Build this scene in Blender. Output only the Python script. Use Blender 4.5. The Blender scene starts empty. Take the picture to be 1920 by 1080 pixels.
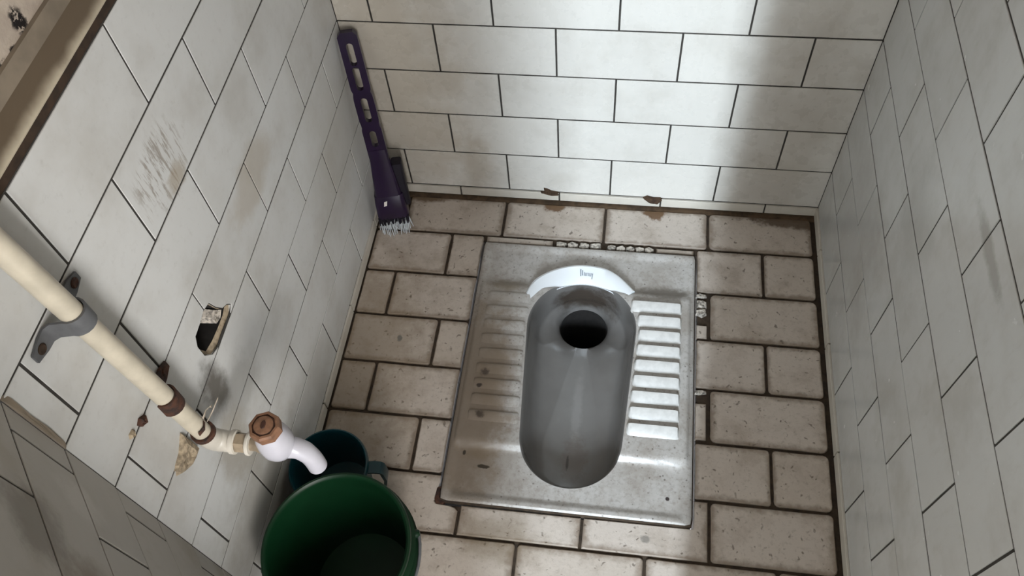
import bpy, bmesh, math, random
from mathutils import Vector, Matrix
random.seed(7)
S = bpy.context.scene
COL = S.collection

# ------------------------------------------------------------------ camera
FPX = 1573.57
cd = bpy.data.cameras.new('camera'); cam = bpy.data.objects.new('camera', cd); COL.objects.link(cam)
cd.sensor_width = 36.0; cd.lens = FPX*36/1920; cd.clip_start = .01
_R = [[0.9898955, -0.0735827, 0.1212126], [0.1275999, 0.8350875, -0.5351141], [-0.061848, 0.5451738, 0.8360385]]
cam.matrix_world = Matrix(((*_R[0], .48361), (*_R[1], -1.06592), (*_R[2], 1.32458), (0, 0, 0, 1)))
S.camera = cam

# ------------------------------------------------------------------ world, daylight, exposure
wd = bpy.data.worlds.new('world'); S.world = wd; wd.use_nodes = True
wd.node_tree.nodes['Background'].inputs[0].default_value = (.92, .95, 1.0, 1)
wd.node_tree.nodes['Background'].inputs[1].default_value = 3.4
DAY_E, FILL_E, FILL_LAMP_E = 116.0, 70.0, 5.0
ld = bpy.data.lights.new('corridor_daylight', 'AREA'); ld.shape = 'RECTANGLE'; ld.size = .11; ld.size_y = .9
ld.energy = DAY_E; ld.color = (.78, .90, 1.0)
lo = bpy.data.objects.new('corridor_daylight', ld); COL.objects.link(lo)
lo.location = (.45, -3.0, 1.55)
lo.rotation_euler = (Vector((.43, 0, .25))-Vector(lo.location)).to_track_quat('-Z', 'Y').to_euler()
l2 = bpy.data.lights.new('corridor_fill', 'AREA'); l2.shape = 'RECTANGLE'; l2.size = .80; l2.size_y = 1.1  # broad area light added as fill through the doorway, no window modelled
l2.energy = FILL_E; l2.color = (1.0, .965, .91)
lw = bpy.data.objects.new('corridor_fill', l2); COL.objects.link(lw)
lw.location = (1.18, -2.25, 1.15); lw.rotation_euler = (Vector((.3, -.6, .5))-Vector(lw.location)).to_track_quat('-Z', 'Y').to_euler()
vs = S.view_settings
vs.view_transform = 'Standard'; vs.look = 'None'; vs.gamma = 1.0; vs.exposure = 0.0; vs.use_curve_mapping = False

# ------------------------------------------------------------------ helpers
def tag(o, label=None, cat=None, group=None, kind=None):
    if label: o['label'] = label
    if cat: o['category'] = cat
    if group: o['group'] = group
    if kind: o['kind'] = kind
    return o

def empty(name, loc=(0, 0, 0)):
    o = bpy.data.objects.new(name, None); COL.objects.link(o); o.location = loc; o.empty_display_size = .02
    return o

def link(name, me, mat=None, parent=None, M=None):
    o = bpy.data.objects.new(name, me); COL.objects.link(o)
    if mat and not me.materials: me.materials.append(mat)
    if parent:
        o.parent = parent
        pw = parent_world(parent)
        o.matrix_basis = pw.inverted() @ (M or Matrix())
    elif M: o.matrix_basis = M
    return o

def parent_world(o):
    m = Matrix.LocRotScale(o.location, o.rotation_euler, o.scale)
    return parent_world(o.parent) @ m if o.parent else m

def mesh(name, vs_, fs, mat=None, parent=None, smooth=False, sharp=None, M=None):
    me = bpy.data.meshes.new(name); me.from_pydata([tuple(v) for v in vs_], [], fs)
    bm = bmesh.new(); bm.from_mesh(me)
    bmesh.ops.remove_doubles(bm, verts=bm.verts, dist=1e-6)
    bmesh.ops.recalc_face_normals(bm, faces=bm.faces)
    if sharp:
        for e in bm.edges:
            if len(e.link_faces) == 2 and e.calc_face_angle(0) > math.radians(sharp): e.smooth = False
    bm.to_mesh(me); bm.free()
    if smooth:
        for p in me.polygons: p.use_smooth = True
    return link(name, me, mat, parent, M)

def frame(axis):
    a = Vector(axis).normalized()
    u = Vector((0, 0, 1)).cross(a)
    if u.length < .01: u = Vector((1, 0, 0))
    u.normalize(); return u, a.cross(u), a

def lathe(name, o, axis, prof, mat, parent, n=32, sharp=35, seg=None, rot=0):
    """profile of (radius, height along axis); radius 0 ends close it"""
    u, v, a = frame(axis); o = Vector(o); vs_ = []; fs = []
    for r, h in prof:
        for k in range(n):
            t = 2*math.pi*k/n+rot
            vs_.append(o+a*h+(u*math.cos(t)+v*math.sin(t))*max(r, 1e-7))
    for i in range(len(prof)-1):
        for k in range(n):
            fs.append((i*n+k, i*n+(k+1) % n, (i+1)*n+(k+1) % n, (i+1)*n+k))
    return mesh(name, vs_, fs, mat, parent, True, sharp)

def tube(name, pts, rad, mat, parent, n=20, caps=True, sharp=40):
    """tube along a polyline, rad a number or list; parallel transport"""
    pts = [Vector(p) for p in pts]; m = len(pts)
    rad = rad if isinstance(rad, (list, tuple)) else [rad]*m
    tg = [(pts[min(i+1, m-1)]-pts[max(i-1, 0)]).normalized() for i in range(m)]
    u = frame(tg[0])[0]; vs_ = []; fs = []
    for i in range(m):
        u = (u-tg[i]*u.dot(tg[i])).normalized(); w = tg[i].cross(u)
        for k in range(n):
            t = 2*math.pi*k/n; vs_.append(pts[i]+(u*math.cos(t)+w*math.sin(t))*rad[i])
    for i in range(m-1):
        for k in range(n): fs.append((i*n+k, i*n+(k+1) % n, (i+1)*n+(k+1) % n, (i+1)*n+k))
    if caps: fs += [tuple(range(n))[::-1], tuple((m-1)*n+k for k in range(n))]
    return mesh(name, vs_, fs, mat, parent, True, sharp)

def bez(p0, p1, p2, p3, n=10):
    p0, p1, p2, p3 = map(Vector, (p0, p1, p2, p3)); r = []
    for i in range(n+1):
        t = i/n; s = 1-t; r.append(p0*s**3+p1*3*s*s*t+p2*3*s*t*t+p3*t**3)
    return r

def smooth01(a, b, x):
    t = min(1, max(0, (x-a)/(b-a))); return t*t*(3-2*t)

def slab(outline, top=0., lip=.001, inset=.001, depth=.008):
    """a flat piece: outline in (u,v), eased upper edge, sides down to -depth; no bottom. returns verts, faces"""
    n = len(outline); c = Vector((sum(p[0] for p in outline)/n, sum(p[1] for p in outline)/n))
    ins = []
    for i in range(n):
        p = Vector(outline[i]); a = Vector(outline[i-1]); b = Vector(outline[(i+1) % n])
        e1 = (p-a).normalized(); e2 = (b-p).normalized()
        m = Vector((-(e1.y+e2.y), e1.x+e2.x))
        if m.length < 1e-6: m = Vector((-e1.y, e1.x))
        m.normalize(); k = max(.5, m.dot(Vector((-e1.y, e1.x))))
        ins.append(p+m*(inset/k))
    vs_ = [(p.x, p.y, top) for p in ins]+[(p[0], p[1], top-lip) for p in outline]+[(p[0], p[1], -depth) for p in outline]
    fs = [tuple(range(n))]
    for j in range(2):
        for i in range(n):
            fs.append((j*n+i, (j+1)*n+i, (j+1)*n+(i+1) % n, j*n+(i+1) % n))
    return vs_, fs

def rough_rect(w, h, r=.005, jit=.0007, rng=random, mids=3):
    """rectangle centred on 0, rounded uneven corners, slightly worn edges, counter-clockwise"""
    pts = []; hw, hh = w/2, h/2
    cs = [(hw, -hh, -90), (hw, hh, 0), (-hw, hh, 90), (-hw, -hh, 180)]
    for i, (x, y, a0) in enumerate(cs):
        rr = min(r*rng.uniform(.5, 1.6), .3*min(w, h))
        cx, cy = x-math.copysign(rr, x), y-math.copysign(rr, y)
        for k in range(4):
            t = math.radians(a0+30*k); pts.append((cx+rr*math.cos(t), cy+rr*math.sin(t)))
        nx, ny, _ = cs[(i+1) % 4]
        for k in range(1, mids+1):
            f = k/(mids+1); px, py = x+(nx-x)*f, y+(ny-y)*f
            j = rng.uniform(-jit, jit)
            pts.append((px-math.copysign(abs(j), px)*(abs(px) > hw-1e-6), py-math.copysign(abs(j), py)*(abs(py) > hh-1e-6)))
    return pts

# ------------------------------------------------------------------ materials
class NT:
    def __init__(s, name):
        s.m = bpy.data.materials.new(name); s.m.use_nodes = True; s.t = s.m.node_tree
        s.b = s.t.nodes['Principled BSDF']; s.pos = s.t.nodes.new('ShaderNodeNewGeometry').outputs['Position']
    def n(s, t, **k):
        nd = s.t.nodes.new(t)
        for a, v in k.items(): setattr(nd, a, v)
        return nd
    def put(s, sock, v):
        if isinstance(v, bpy.types.NodeSocket): s.t.links.new(v, sock)
        elif isinstance(v, (tuple, list)) and len(v) == 3 and sock.type == 'RGBA': sock.default_value = (*v, 1)
        else: sock.default_value = v
    def math(s, op, a, b=0., clamp=False):
        nd = s.n('ShaderNodeMath', operation=op, use_clamp=clamp); s.put(nd.inputs[0], a); s.put(nd.inputs[1], b); return nd.outputs[0]
    def noise(s, scale, detail=4, rough=.55, vec=None, stretch=None, dist=0.):
        nd = s.n('ShaderNodeTexNoise'); nd.inputs['Scale'].default_value = scale; nd.inputs['Detail'].default_value = detail
        nd.inputs['Roughness'].default_value = rough; nd.inputs['Distortion'].default_value = dist
        v = vec or s.pos
        if stretch:
            mp = s.n('ShaderNodeVectorMath', operation='MULTIPLY'); s.put(mp.inputs[0], v); mp.inputs[1].default_value = stretch; v = mp.outputs[0]
        s.t.links.new(v, nd.inputs['Vector']); return nd.outputs['Fac']
    def ramp(s, v, a, b, lo=0., hi=1.):
        nd = s.n('ShaderNodeMapRange', interpolation_type='SMOOTHSTEP'); s.put(nd.inputs[0], v)
        for i, x in enumerate((a, b, lo, hi)): nd.inputs[i+1].default_value = x
        return nd.outputs[0]
    def mix(s, f, a, b, mode='MIX'):
        nd = s.n('ShaderNodeMix', data_type='RGBA', blend_type=mode); s.put(nd.inputs[0], f); s.put(nd.inputs[6], a); s.put(nd.inputs[7], b); return nd.outputs[2]
    def blob(s, c, r, soft=.5, warp=.35, wscale=40):
        """a stain or painted tone with its own shape: 1 inside an uneven ellipsoid at c, fading to 0"""
        a = s.n('ShaderNodeVectorMath', operation='SUBTRACT'); s.put(a.inputs[0], s.pos); a.inputs[1].default_value = c
        d = s.n('ShaderNodeVectorMath', operation='DIVIDE'); s.put(d.inputs[0], a.outputs[0]); d.inputs[1].default_value = r
        l = s.n('ShaderNodeVectorMath', operation='LENGTH'); s.put(l.inputs[0], d.outputs[0])
        w = s.math('MULTIPLY', s.math('SUBTRACT', s.noise(wscale, 5, .65), .5), warp*4)
        return s.ramp(s.math('ADD', l.outputs['Value'], w), 1-soft, 1, 1, 0)
    def rnd(s): return s.n('ShaderNodeObjectInfo').outputs['Random']
    def bump(s, h, strength=.2, dist=.001):
        nd = s.n('ShaderNodeBump'); nd.inputs['Strength'].default_value = strength; nd.inputs['Distance'].default_value = dist
        s.put(nd.inputs['Height'], h); s.t.links.new(nd.outputs[0], s.b.inputs['Normal'])
    def done(s, color, rough=.5, spec=None, metal=0.):
        s.put(s.b.inputs['Base Color'], color); s.put(s.b.inputs['Roughness'], rough); s.put(s.b.inputs['Metallic'], metal)
        if spec is not None: s.b.inputs['Specular IOR Level'].default_value = spec
        return s.m

def simple(name, col, rough=.5, var=.25, scale=60, metal=0., dark=None, bump=0.):
    k = NT(name); f = k.ramp(k.noise(scale), .35, .7)
    c = k.mix(f, col, dark or tuple(x*(1-var) for x in col))
    if bump: k.bump(k.noise(scale*3), bump)
    return k.done(c, rough, metal=metal)

def wall_tile_mat(name, base, stains=(), grime=.5, rough=.22, grimecol=(.30, .26, .20)):
    k = NT(name)
    c = k.mix(k.math('MULTIPLY', k.rnd(), .5), base, tuple(x*.9 for x in base))
    c = k.mix(k.math('MULTIPLY', k.ramp(k.noise(9, 5, .6), .45, .75), grime), c, grimecol)
    c = k.mix(k.math('MULTIPLY', k.ramp(k.noise(70, 6, .7, stretch=(1, 1, .35)), .5, .8), grime*.55), c, grimecol)
    for cc, ctr, r, amt, soft, ws in stains:
        c = k.mix(k.math('MULTIPLY', k.blob(ctr, r, soft, .35, ws), amt), c, cc)
    rr = k.math('ADD', rough, k.math('MULTIPLY', k.noise(35, 4), .16))
    k.bump(k.noise(14, 2), .12, .002)
    return k.done(c, rr, .5)

BROWN = (.16, .09, .045); DUST = (.34, .28, .20); DARKG = (.12, .12, .11)
# left wall: scuffed light tile between the pipe and the ledge, water run below the broken hole
k = NT('glazed_tile_scuffed')
base = (.66, .665, .66)
c = k.mix(k.math('MULTIPLY', k.rnd(), .5), base, (.60, .60, .59))
c = k.mix(k.math('MULTIPLY', k.ramp(k.noise(7, 5, .6), .42, .72), .38), c, (.36, .33, .28))
c = k.mix(k.math('MULTIPLY', k.ramp(k.noise(90, 6, .7), .52, .8), .25), c, (.30, .28, .25))
scr = k.ramp(k.noise(60, 5, .7, stretch=(1, 2.6, .35)), .50, .60)
c = k.mix(k.math('MULTIPLY', k.math('MULTIPLY', k.blob((0, -.53, .675), (.02, .075, .05), .5, .3, 20), scr), .75), c, (.26, .22, .18))
for cc, ctr, r, amt, soft, ws in [((.13, .12, .105), (0, -.655, .405), (.02, .034, .060), .95, .7, 30),
                                  ((.30, .29, .26), (0, -.62, .34), (.02, .07, .07), .45, .7, 20),
                                  ((.34, .27, .18), (0, -.52, .645), (.02, .03, .02), .6, .7, 60),
                                  ((.42, .36, .28), (0, -.40, .50), (.02, .09, .05), .5, .5, 15),
                                  ((.28, .25, .20), (0, -.72, .15), (.02, .2, .16), .6, .8, 18),
                                  ((.34, .30, .24), (0, -.69, .30), (.02, .06, .1), .6, .7, 26),
                                  ((.40, .37, .31), (0, -.15, .30), (.02, .2, .2), .35, .8, 12)]:
    c = k.mix(k.math('MULTIPLY', k.blob(ctr, r, soft, .3, ws), amt), c, cc)
k.bump(k.noise(14, 2), .1, .002)
M_left = k.done(c, k.math('ADD', .34, k.math('MULTIPLY', k.noise(30), .2)), .4)
M_back = wall_tile_mat('glazed_tile_cream', (.72, .70, .655), [
    ((.40, .33, .24), (.06, 0, .30), (.18, .02, .45), .55, .7, 10),
    ((.40, .33, .24), (.20, 0, .1), (.05, .02, .12), .40, .8, 20),
    ((.34, .29, .23), (.78, 0, .2), (.11, .02, .4), .4, .8, 10)], .22, .2)
M_right = wall_tile_mat('glazed_tile_grey', (.60, .61, .60), [
    ((.33, .32, .29), (.86, -.52, .60), (.02, .08, .015), .7, .6, 30),
    ((.34, .33, .30), (.86, -.35, .45), (.02, .1, .1), .45, .8, 12),
    ((.32, .30, .27), (.86, -.2, .2), (.02, .2, .25), .4, .8, 12)], .30, .16)
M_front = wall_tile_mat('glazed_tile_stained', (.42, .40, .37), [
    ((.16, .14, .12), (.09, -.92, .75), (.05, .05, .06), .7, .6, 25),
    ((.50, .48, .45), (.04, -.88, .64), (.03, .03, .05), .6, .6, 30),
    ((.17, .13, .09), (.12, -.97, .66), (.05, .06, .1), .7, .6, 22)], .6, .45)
M_strip = wall_tile_mat('skirting_tile', (.66, .62, .55), [], .35, .3)

k = NT('floor_tile_pitted')
base = (.585, .52, .465)
c = k.mix(k.math('MULTIPLY', k.rnd(), .6), base, (.49, .42, .355))
tc = k.n('ShaderNodeTexCoord'); sx = k.n('ShaderNodeSeparateXYZ'); k.t.links.new(tc.outputs['Generated'], sx.inputs[0])
ed = k.math('MINIMUM', k.math('MULTIPLY', k.math('SUBTRACT', .5, k.math('ABSOLUTE', k.math('SUBTRACT', sx.outputs[0], .5))), 1.7), k.math('SUBTRACT', .5, k.math('ABSOLUTE', k.math('SUBTRACT', sx.outputs[1], .5))))
c = k.mix(k.math('MULTIPLY', k.ramp(k.math('ADD', ed, k.math('MULTIPLY', k.math('SUBTRACT', k.noise(70, 4), .5), .2)), .0, .13, 1, 0), .7), c, (.17, .12, .08))
c = k.mix(k.math('MULTIPLY', k.ramp(k.noise(16, 5, .65), .45, .75), .50), c, (.27, .21, .16))
c = k.mix(k.math('MULTIPLY', k.ramp(k.noise(120, 5, .7), .50, .75), .45), c, (.22, .18, .14))
wv = k.n('ShaderNodeTexNoise'); wv.inputs['Scale'].default_value = 60; k.t.links.new(k.pos, wv.inputs['Vector'])
wm = k.n('ShaderNodeVectorMath', operation='MULTIPLY_ADD'); k.t.links.new(wv.outputs['Color'], wm.inputs[0]); wm.inputs[1].default_value = (.03, .03, .03); k.t.links.new(k.pos, wm.inputs[2])
v = k.n('ShaderNodeTexVoronoi'); v.inputs['Scale'].default_value = 75; k.t.links.new(wm.outputs[0], v.inputs['Vector'])
pit = k.math('MULTIPLY', k.ramp(v.outputs['Distance'], .10, .26, 1, 0), k.ramp(k.noise(55, 2), .44, .56))
c = k.mix(k.math('MULTIPLY', pit, .7), c, (.10, .075, .055))
for cc, ctr, r, amt, soft, ws in [(BROWN, (.352, -.014, 0), (.027, .020, .02), .95, .35, 90),
                                  (BROWN, (.55, -.016, 0), (.026, .022, .02), .95, .35, 90),
                                  ((.12, .075, .04), (.09, -.012, 0), (.05, .018, .02), .9, .5, 60),
                                  ((.10, .065, .04), (.86, -.015, 0), (.17, .028, .02), .9, .45, 60),
                                  ((.11, .075, .05), (.862, -.3, 0), (.013, .7, .02), .85, .5, 50),
                                  ((.20, .145, .09), (.05, -.38, 0), (.16, .36, .02), .55, .8, 25),
                                  ((.20, .15, .09), (.33, -.69, 0), (.1, .05, .02), .5, .7, 25),
                                  (DARKG, (.1, -.345, 0), (.006, .008, .02), .8, .5, 200),
                                  (DARKG, (.56, -.665, 0), (.01, .008, .02), .6, .6, 200)]:
    c = k.mix(k.math('MULTIPLY', k.blob(ctr, r, soft, .3, ws), amt), c, cc)
k.bump(k.math('SUBTRACT', k.noise(180, 4), k.math('MULTIPLY', pit, 1.5)), .35, .001)
M_floor = k.done(c, .5, .35)
M_grout_f = simple('floor_grout_dirty', (.055, .036, .022), .9, .5, 90, bump=.5)
M_grout_w = simple('wall_grout', (.045, .040, .035), .9, .4, 60)
M_plaster_dirty = simple('crumbled_mortar', (.46, .37, .26), .95, .55, 150, bump=.8)
M_mortar_white = simple('broken_tile_body', (.66, .60, .53), .9, .75, 200, bump=.8)
M_lump = simple('dried_mud', (.07, .038, .02), .9, .5, 120, bump=.6)
M_fillet = simple('brown_fillet', (.12, .075, .042), .9, .5, 60, bump=.5)
M_hole = simple('hole_dark', (.012, .010, .009), 1., .4, 90)

k = NT('plaster_peeling')
c = k.mix(k.ramp(k.noise(18, 5), .4, .7), (.50, .43, .36), (.38, .32, .27))
sp = k.ramp(k.noise(110, 4, .6), .46, .52)
m1 = k.math('MULTIPLY', k.math('ADD', k.blob((-.011, -.572, .898), (.05, .012, .016), .5, .25, 90), k.blob((-.011, -.604, .8875), (.05, .020, .0055), .5, .25, 90), True), sp)
c = k.mix(m1, c, (.015, .012, .012))
k.bump(k.noise(70, 6, .65), .5, .002)
M_plaster = k.done(c, .9, .2)
M_paint = simple('ceiling_paint', (.62, .60, .55), .9, .15, 8)
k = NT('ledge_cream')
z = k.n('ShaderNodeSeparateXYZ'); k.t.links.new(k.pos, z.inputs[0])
painted_shade = k.ramp(k.math('ADD', z.outputs['Z'], k.math('MULTIPLY', k.noise(25, 4), .012)), .849, .864)  # brown rising up the strip: shade under the band put into the colour
c = k.mix(k.math('MULTIPLY', painted_shade, .92), (.58, .51, .39), (.07, .042, .020))
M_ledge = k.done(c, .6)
M_band = simple('ledge_band_beige', (.24, .195, .145), .8, .3, 25)
M_gap = simple('brown_gap', (.045, .024, .012), .9, .5, 80)

# squat pan ceramic with scale and dirt and one painted-in shaded slope outside the bowl
k = NT('pan_ceramic_grimy')
base = (.47, .45, .43)
c = k.mix(k.math('MULTIPLY', k.ramp(k.noise(14, 5, .65), .40, .66), .7), base, (.30, .265, .23))
c = k.mix(k.math('MULTIPLY', k.ramp(k.noise(150, 5, .75), .47, .66), .55), c, (.25, .22, .19))
v = k.n('ShaderNodeTexVoronoi'); v.inputs['Scale'].default_value = 100; k.t.links.new(k.pos, v.inputs['Vector'])
pit = k.math('MULTIPLY', k.ramp(v.outputs['Distance'], .08, .22, 1, 0), k.ramp(k.noise(40, 2), .42, .54))
c = k.mix(k.math('MULTIPLY', pit, .7), c, (.08, .065, .05))
for cc, ctr, r, amt, soft, ws in [((.20, .155, .115), (.255, -.45, 0), (.10, .30, .05), .9, .55, 28), ((.17, .125, .085), (.285, -.42, 0), (.045, .15, .05), .6, .7, 35),
                                  ((.19, .15, .11), (.29, -.215, 0), (.055, .022, .05), .8, .7, 40),
                                  ((.17, .145, .12), (.575, -.210, 0), (.065, .022, .05), .95, .6, 50),  # right rear foot slope: its shade put into the colour
                                  ((.20, .15, .10), (.28, -.55, 0), (.05, .02, .05), .6, .7, 50),
                                  ((.05, .035, .025), (.268, -.405, 0), (.011, .009, .05), .95, .6, 150),
                                  ((.03, .02, .015), (.262, -.432, 0), (.006, .005, .05), 1, .4, 150),
                                  ((.05, .035, .025), (.271, -.486, 0), (.011, .009, .05), .95, .6, 150),
                                  ((.04, .03, .02), (.254, -.553, 0), (.003, .006, .05), 1, .4, 150),
                                  ((.04, .03, .02), (.289, -.574, 0), (.012, .004, .05), 1, .4, 150),
                                  ((.04, .03, .03), (.592, -.597, 0), (.004, .004, .05), 1, .4, 150)]:
    c = k.mix(k.math('MULTIPLY', k.blob(ctr, r, soft, .3, ws), amt), c, cc)
k.bump(k.noise(160, 4), .12, .001)
M_pan = k.done(c, k.math('ADD', .20, k.math('MULTIPLY', k.noise(60), .3)), .5)
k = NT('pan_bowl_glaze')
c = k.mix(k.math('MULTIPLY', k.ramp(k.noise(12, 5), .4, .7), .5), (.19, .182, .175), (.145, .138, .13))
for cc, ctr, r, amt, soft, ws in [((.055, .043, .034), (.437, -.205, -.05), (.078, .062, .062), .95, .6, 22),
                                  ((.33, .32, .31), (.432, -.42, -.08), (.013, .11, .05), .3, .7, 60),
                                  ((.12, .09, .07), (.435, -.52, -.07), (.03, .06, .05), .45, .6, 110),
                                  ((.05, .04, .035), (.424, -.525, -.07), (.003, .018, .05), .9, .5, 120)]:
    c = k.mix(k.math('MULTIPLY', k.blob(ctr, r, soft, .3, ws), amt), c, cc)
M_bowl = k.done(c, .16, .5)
M_collar = NT('pan_collar_white').done((.80, .83, .86), .12, .5)
M_print = NT('grey_print').done((.13, .16, .2), .5)
M_rib_clean = simple('tread_rib_white', (.64, .63, .61), .25, .12, 90)
M_rib_dirty = simple('tread_rib_brown', (.30, .245, .19), .5, .4, 90)

M_pipe = simple('pvc_cream', (.62, .56, .45), .38, .18, 30)
M_fit = simple('pvc_white', (.64, .60, .53), .35, .15, 40)
M_clamp = simple('clamp_grey', (.115, .118, .125), .55, .25, 60)
M_rust = simple('rusted_metal', (.075, .028, .014), .75, .6, 120, dark=(.02, .010, .008), bump=.6)
M_hex = simple('connector_tan', (.36, .285, .20), .5, .4, 60)
M_tapw = simple('tap_white_plastic', (.58, .57, .63), .25, .06, 30)
M_valve = simple('valve_brown', (.25, .125, .07), .55, .35, 110)
M_valve_d = simple('valve_dark_brown', (.06, .022, .012), .6, .4, 110)
M_tape = simple('thread_tape', (.55, .47, .38), .8, .5, 120)
M_bucket = simple('bucket_green', (.0028, .026, .009), .42, .2, 20)
M_bucket.node_tree.nodes['Principled BSDF'].inputs['Specular IOR Level'].default_value = .3
M_mug = simple('mug_teal', (.004, .045, .058), .32, .2, 20)
M_water = NT('dark_water').done((.002, .004, .003), .06, .5)
M_brush = simple('brush_purple', (.017, .006, .032), .28, .25, 40)
M_brush_d = simple('brush_bristle_purple', (.006, .003, .012), .7, .3, 90)
M_brist = simple('bristle_white', (.66, .70, .74), .6, .25, 200)
M_glint = NT('glint_white').done((.8, .76, .72), .3)  # white for the painted highlight on the brush head
M_added_door = simple('added_door_paint', (.30, .33, .34), .5, .2, 12)
k = NT('fill_lamp_glow'); k.b.inputs['Emission Color'].default_value = (1, .90, .76, 1); k.b.inputs['Emission Strength'].default_value = FILL_LAMP_E  # glow of the added fill lamp
M_glow = k.done((.9, .9, .9), .4)

# ------------------------------------------------------------------ the room
W = .8588; Z0 = .0255; PZ = .10125; G = .0031; TOPZ = Z0+8*PZ; H = 2.3
CORNER = (0., -.832); DD = Vector((.6585, -.7526)); DLEN = .30; YF = -1.3
DEND = (CORNER[0]+DD.x*DLEN, CORNER[1]+DD.y*DLEN)
def Mframe(o, U, V):
    U, V = Vector(U), Vector(V); N = U.cross(V)
    return Matrix(((U.x, V.x, N.x, o[0]), (U.y, V.y, N.y, o[1]), (U.z, V.z, N.z, o[2]), (0, 0, 0, 1)))
F_left = Mframe((0, 0, 0), (0, 1, 0), (0, 0, 1))
F_back = Mframe((0, 0, 0), (1, 0, 0), (0, 0, 1))
F_right = Mframe((W, 0, 0), (0, -1, 0), (0, 0, 1))
F_diag = Mframe((CORNER[0], CORNER[1], 0), (-DD.x, -DD.y, 0), (0, 0, 1))
F_floor = Mframe((0, 0, 0), (1, 0, 0), (0, 1, 0))

def panel(name, F, u0, u1, v0, v1, n0, n1, mat, parent=None, holes=()):
    """slab in a wall frame, front face at n1 with optional polygon holes that go through the front only"""
    if not holes:
        vs_ = [F @ Vector(p) for p in [(u0, v0, n0), (u1, v0, n0), (u1, v1, n0), (u0, v1, n0), (u0, v0, n1), (u1, v0, n1), (u1, v1, n1), (u0, v1, n1)]]
        return mesh(name, vs_, [(0, 3, 2, 1), (4, 5, 6, 7), (0, 1, 5, 4), (1, 2, 6, 5), (2, 3, 7, 6), (3, 0, 4, 7)], mat, parent)
    bm = bmesh.new()
    def loop(pts):
        vv = [bm.verts.new(F @ Vector((a, b, n1))) for a, b in pts]
        return [bm.edges.new((vv[i], vv[(i+1) % len(vv)])) for i in range(len(vv))], vv
    es, ov = loop([(u0, v0), (u1, v0), (u1, v1), (u0, v1)])
    al = list(es)
    for h in holes: al += loop(h)[0]
    bmesh.ops.triangle_fill(bm, use_beauty=True, edges=al)
    bk = [bm.verts.new(F @ Vector((a, b, n0))) for a, b in [(u0, v0), (u1, v0), (u1, v1), (u0, v1)]]
    for i in range(4): bm.faces.new((ov[i], ov[(i+1) % 4], bk[(i+1) % 4], bk[i]))
    bm.faces.new(bk)
    bmesh.ops.recalc_face_normals(bm, faces=bm.faces)
    me = bpy.data.meshes.new(name); bm.to_mesh(me); bm.free()
    return link(name, me, mat, parent)

HOLE = [(-.586, .489), (-.580, .470), (-.572, .4545), (-.562, .448), (-.556, .4385), (-.570, .4335), (-.592, .4350), (-.612, .4345), (-.630, .4400), (-.6385, .4570), (-.6390, .4780), (-.632, .4900), (-.616, .4915), (-.601, .4945)]
# structure slabs (grout colour shows in the joints)
wl = tag(panel('wall_left', F_left, CORNER[1], .1, -.03, TOPZ, -.12, -.0010, M_grout_w, holes=[HOLE]), kind='structure')
wb = tag(panel('wall_back', F_back, 0, W, -.03, TOPZ, -.12, -.0010, M_grout_w), kind='structure')
wr = tag(panel('wall_right', F_right, -.1, 1.4, -.03, TOPZ, -.12, -.0010, M_grout_w), kind='structure')
wf = tag(panel('wall_front', F_diag, -DLEN, 0, -.03, TOPZ, -.12, -.0010, M_grout_w), kind='structure')
for nm, F, u0, u1, par in [('plaster', F_left, CORNER[1], .1, wl), ('plaster', F_back, 0, W, wb), ('plaster', F_right, -.1, 1.4, wr), ('plaster', F_diag, -DLEN, 0, wf)]:
    panel(nm, F, u0, u1, TOPZ, H, -.12, -.011, M_plaster, par)
    panel('ledge_gap', F, u0, u1, TOPZ-.0005, TOPZ+.0100, -.05, -.0012, M_gap, par)
    # sloping ledge strip: lip flush with the tiles, running back up to the plaster
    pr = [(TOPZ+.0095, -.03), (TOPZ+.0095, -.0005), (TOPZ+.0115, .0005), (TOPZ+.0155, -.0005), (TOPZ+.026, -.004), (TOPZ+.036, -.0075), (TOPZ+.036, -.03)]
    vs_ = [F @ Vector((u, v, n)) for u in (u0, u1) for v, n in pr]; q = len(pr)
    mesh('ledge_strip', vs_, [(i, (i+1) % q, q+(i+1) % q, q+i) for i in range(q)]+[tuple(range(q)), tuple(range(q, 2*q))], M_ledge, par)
    panel('ledge_band', F, u0, u1, TOPZ+.036, TOPZ+.054, -.03, -.0065, M_band, par)

# front wall with the doorway behind the camera, jamb edge and added door leaf trim the light
tag(panel('wall_front_jamb', Mframe((0, YF, 0), (-1, 0, 0), (0, 0, 1)), -W, -.5826, -.03, H, -.12, .15, M_paint), kind='structure')
tag(panel('wall_front_lintel', Mframe((0, YF, 0), (-1, 0, 0), (0, 0, 1)), -.575, -.10, 2.0, H, -.12, .0, M_paint), kind='structure')
tag(panel('wall_front_return', Mframe((DEND[0], DEND[1], 0), (0, 1, 0), (0, 0, 1)), YF-.12-DEND[1], .0, -.03, H, -.2, 0, M_paint), kind='structure')
dr = empty('added_door_1', (.22, -1.43, 0)); tag(dr, kind='structure')
dm = Mframe((.22, -1.43, 0), Vector((.147, -.49, 0)).normalized(), (0, 0, 1))
panel('added_door_leaf', dm, 0, .512, .01, 1.98, -.035, 0, M_added_door, dr)  # unseen leaf added to cut the left side of the light band
for a, b in ((.15, .85), (1.0, 1.85)): panel('added_door_panel', dm, .07, .43, a, b, -.001, .008, M_added_door, dr)
lathe('added_door_handle', dm @ Vector((.45, .98, 0)), dm.to_3x3() @ Vector((0, 0, 1)), [(0, 0), (.006, 0), (.006, .03), (.02, .035), (.02, .05), (0, .055)], M_clamp, dr, 16)
tag(panel('ceiling', F_floor, -.12, W+.12, YF-.12, .12, H, H+.06, M_paint), kind='structure')

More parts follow.
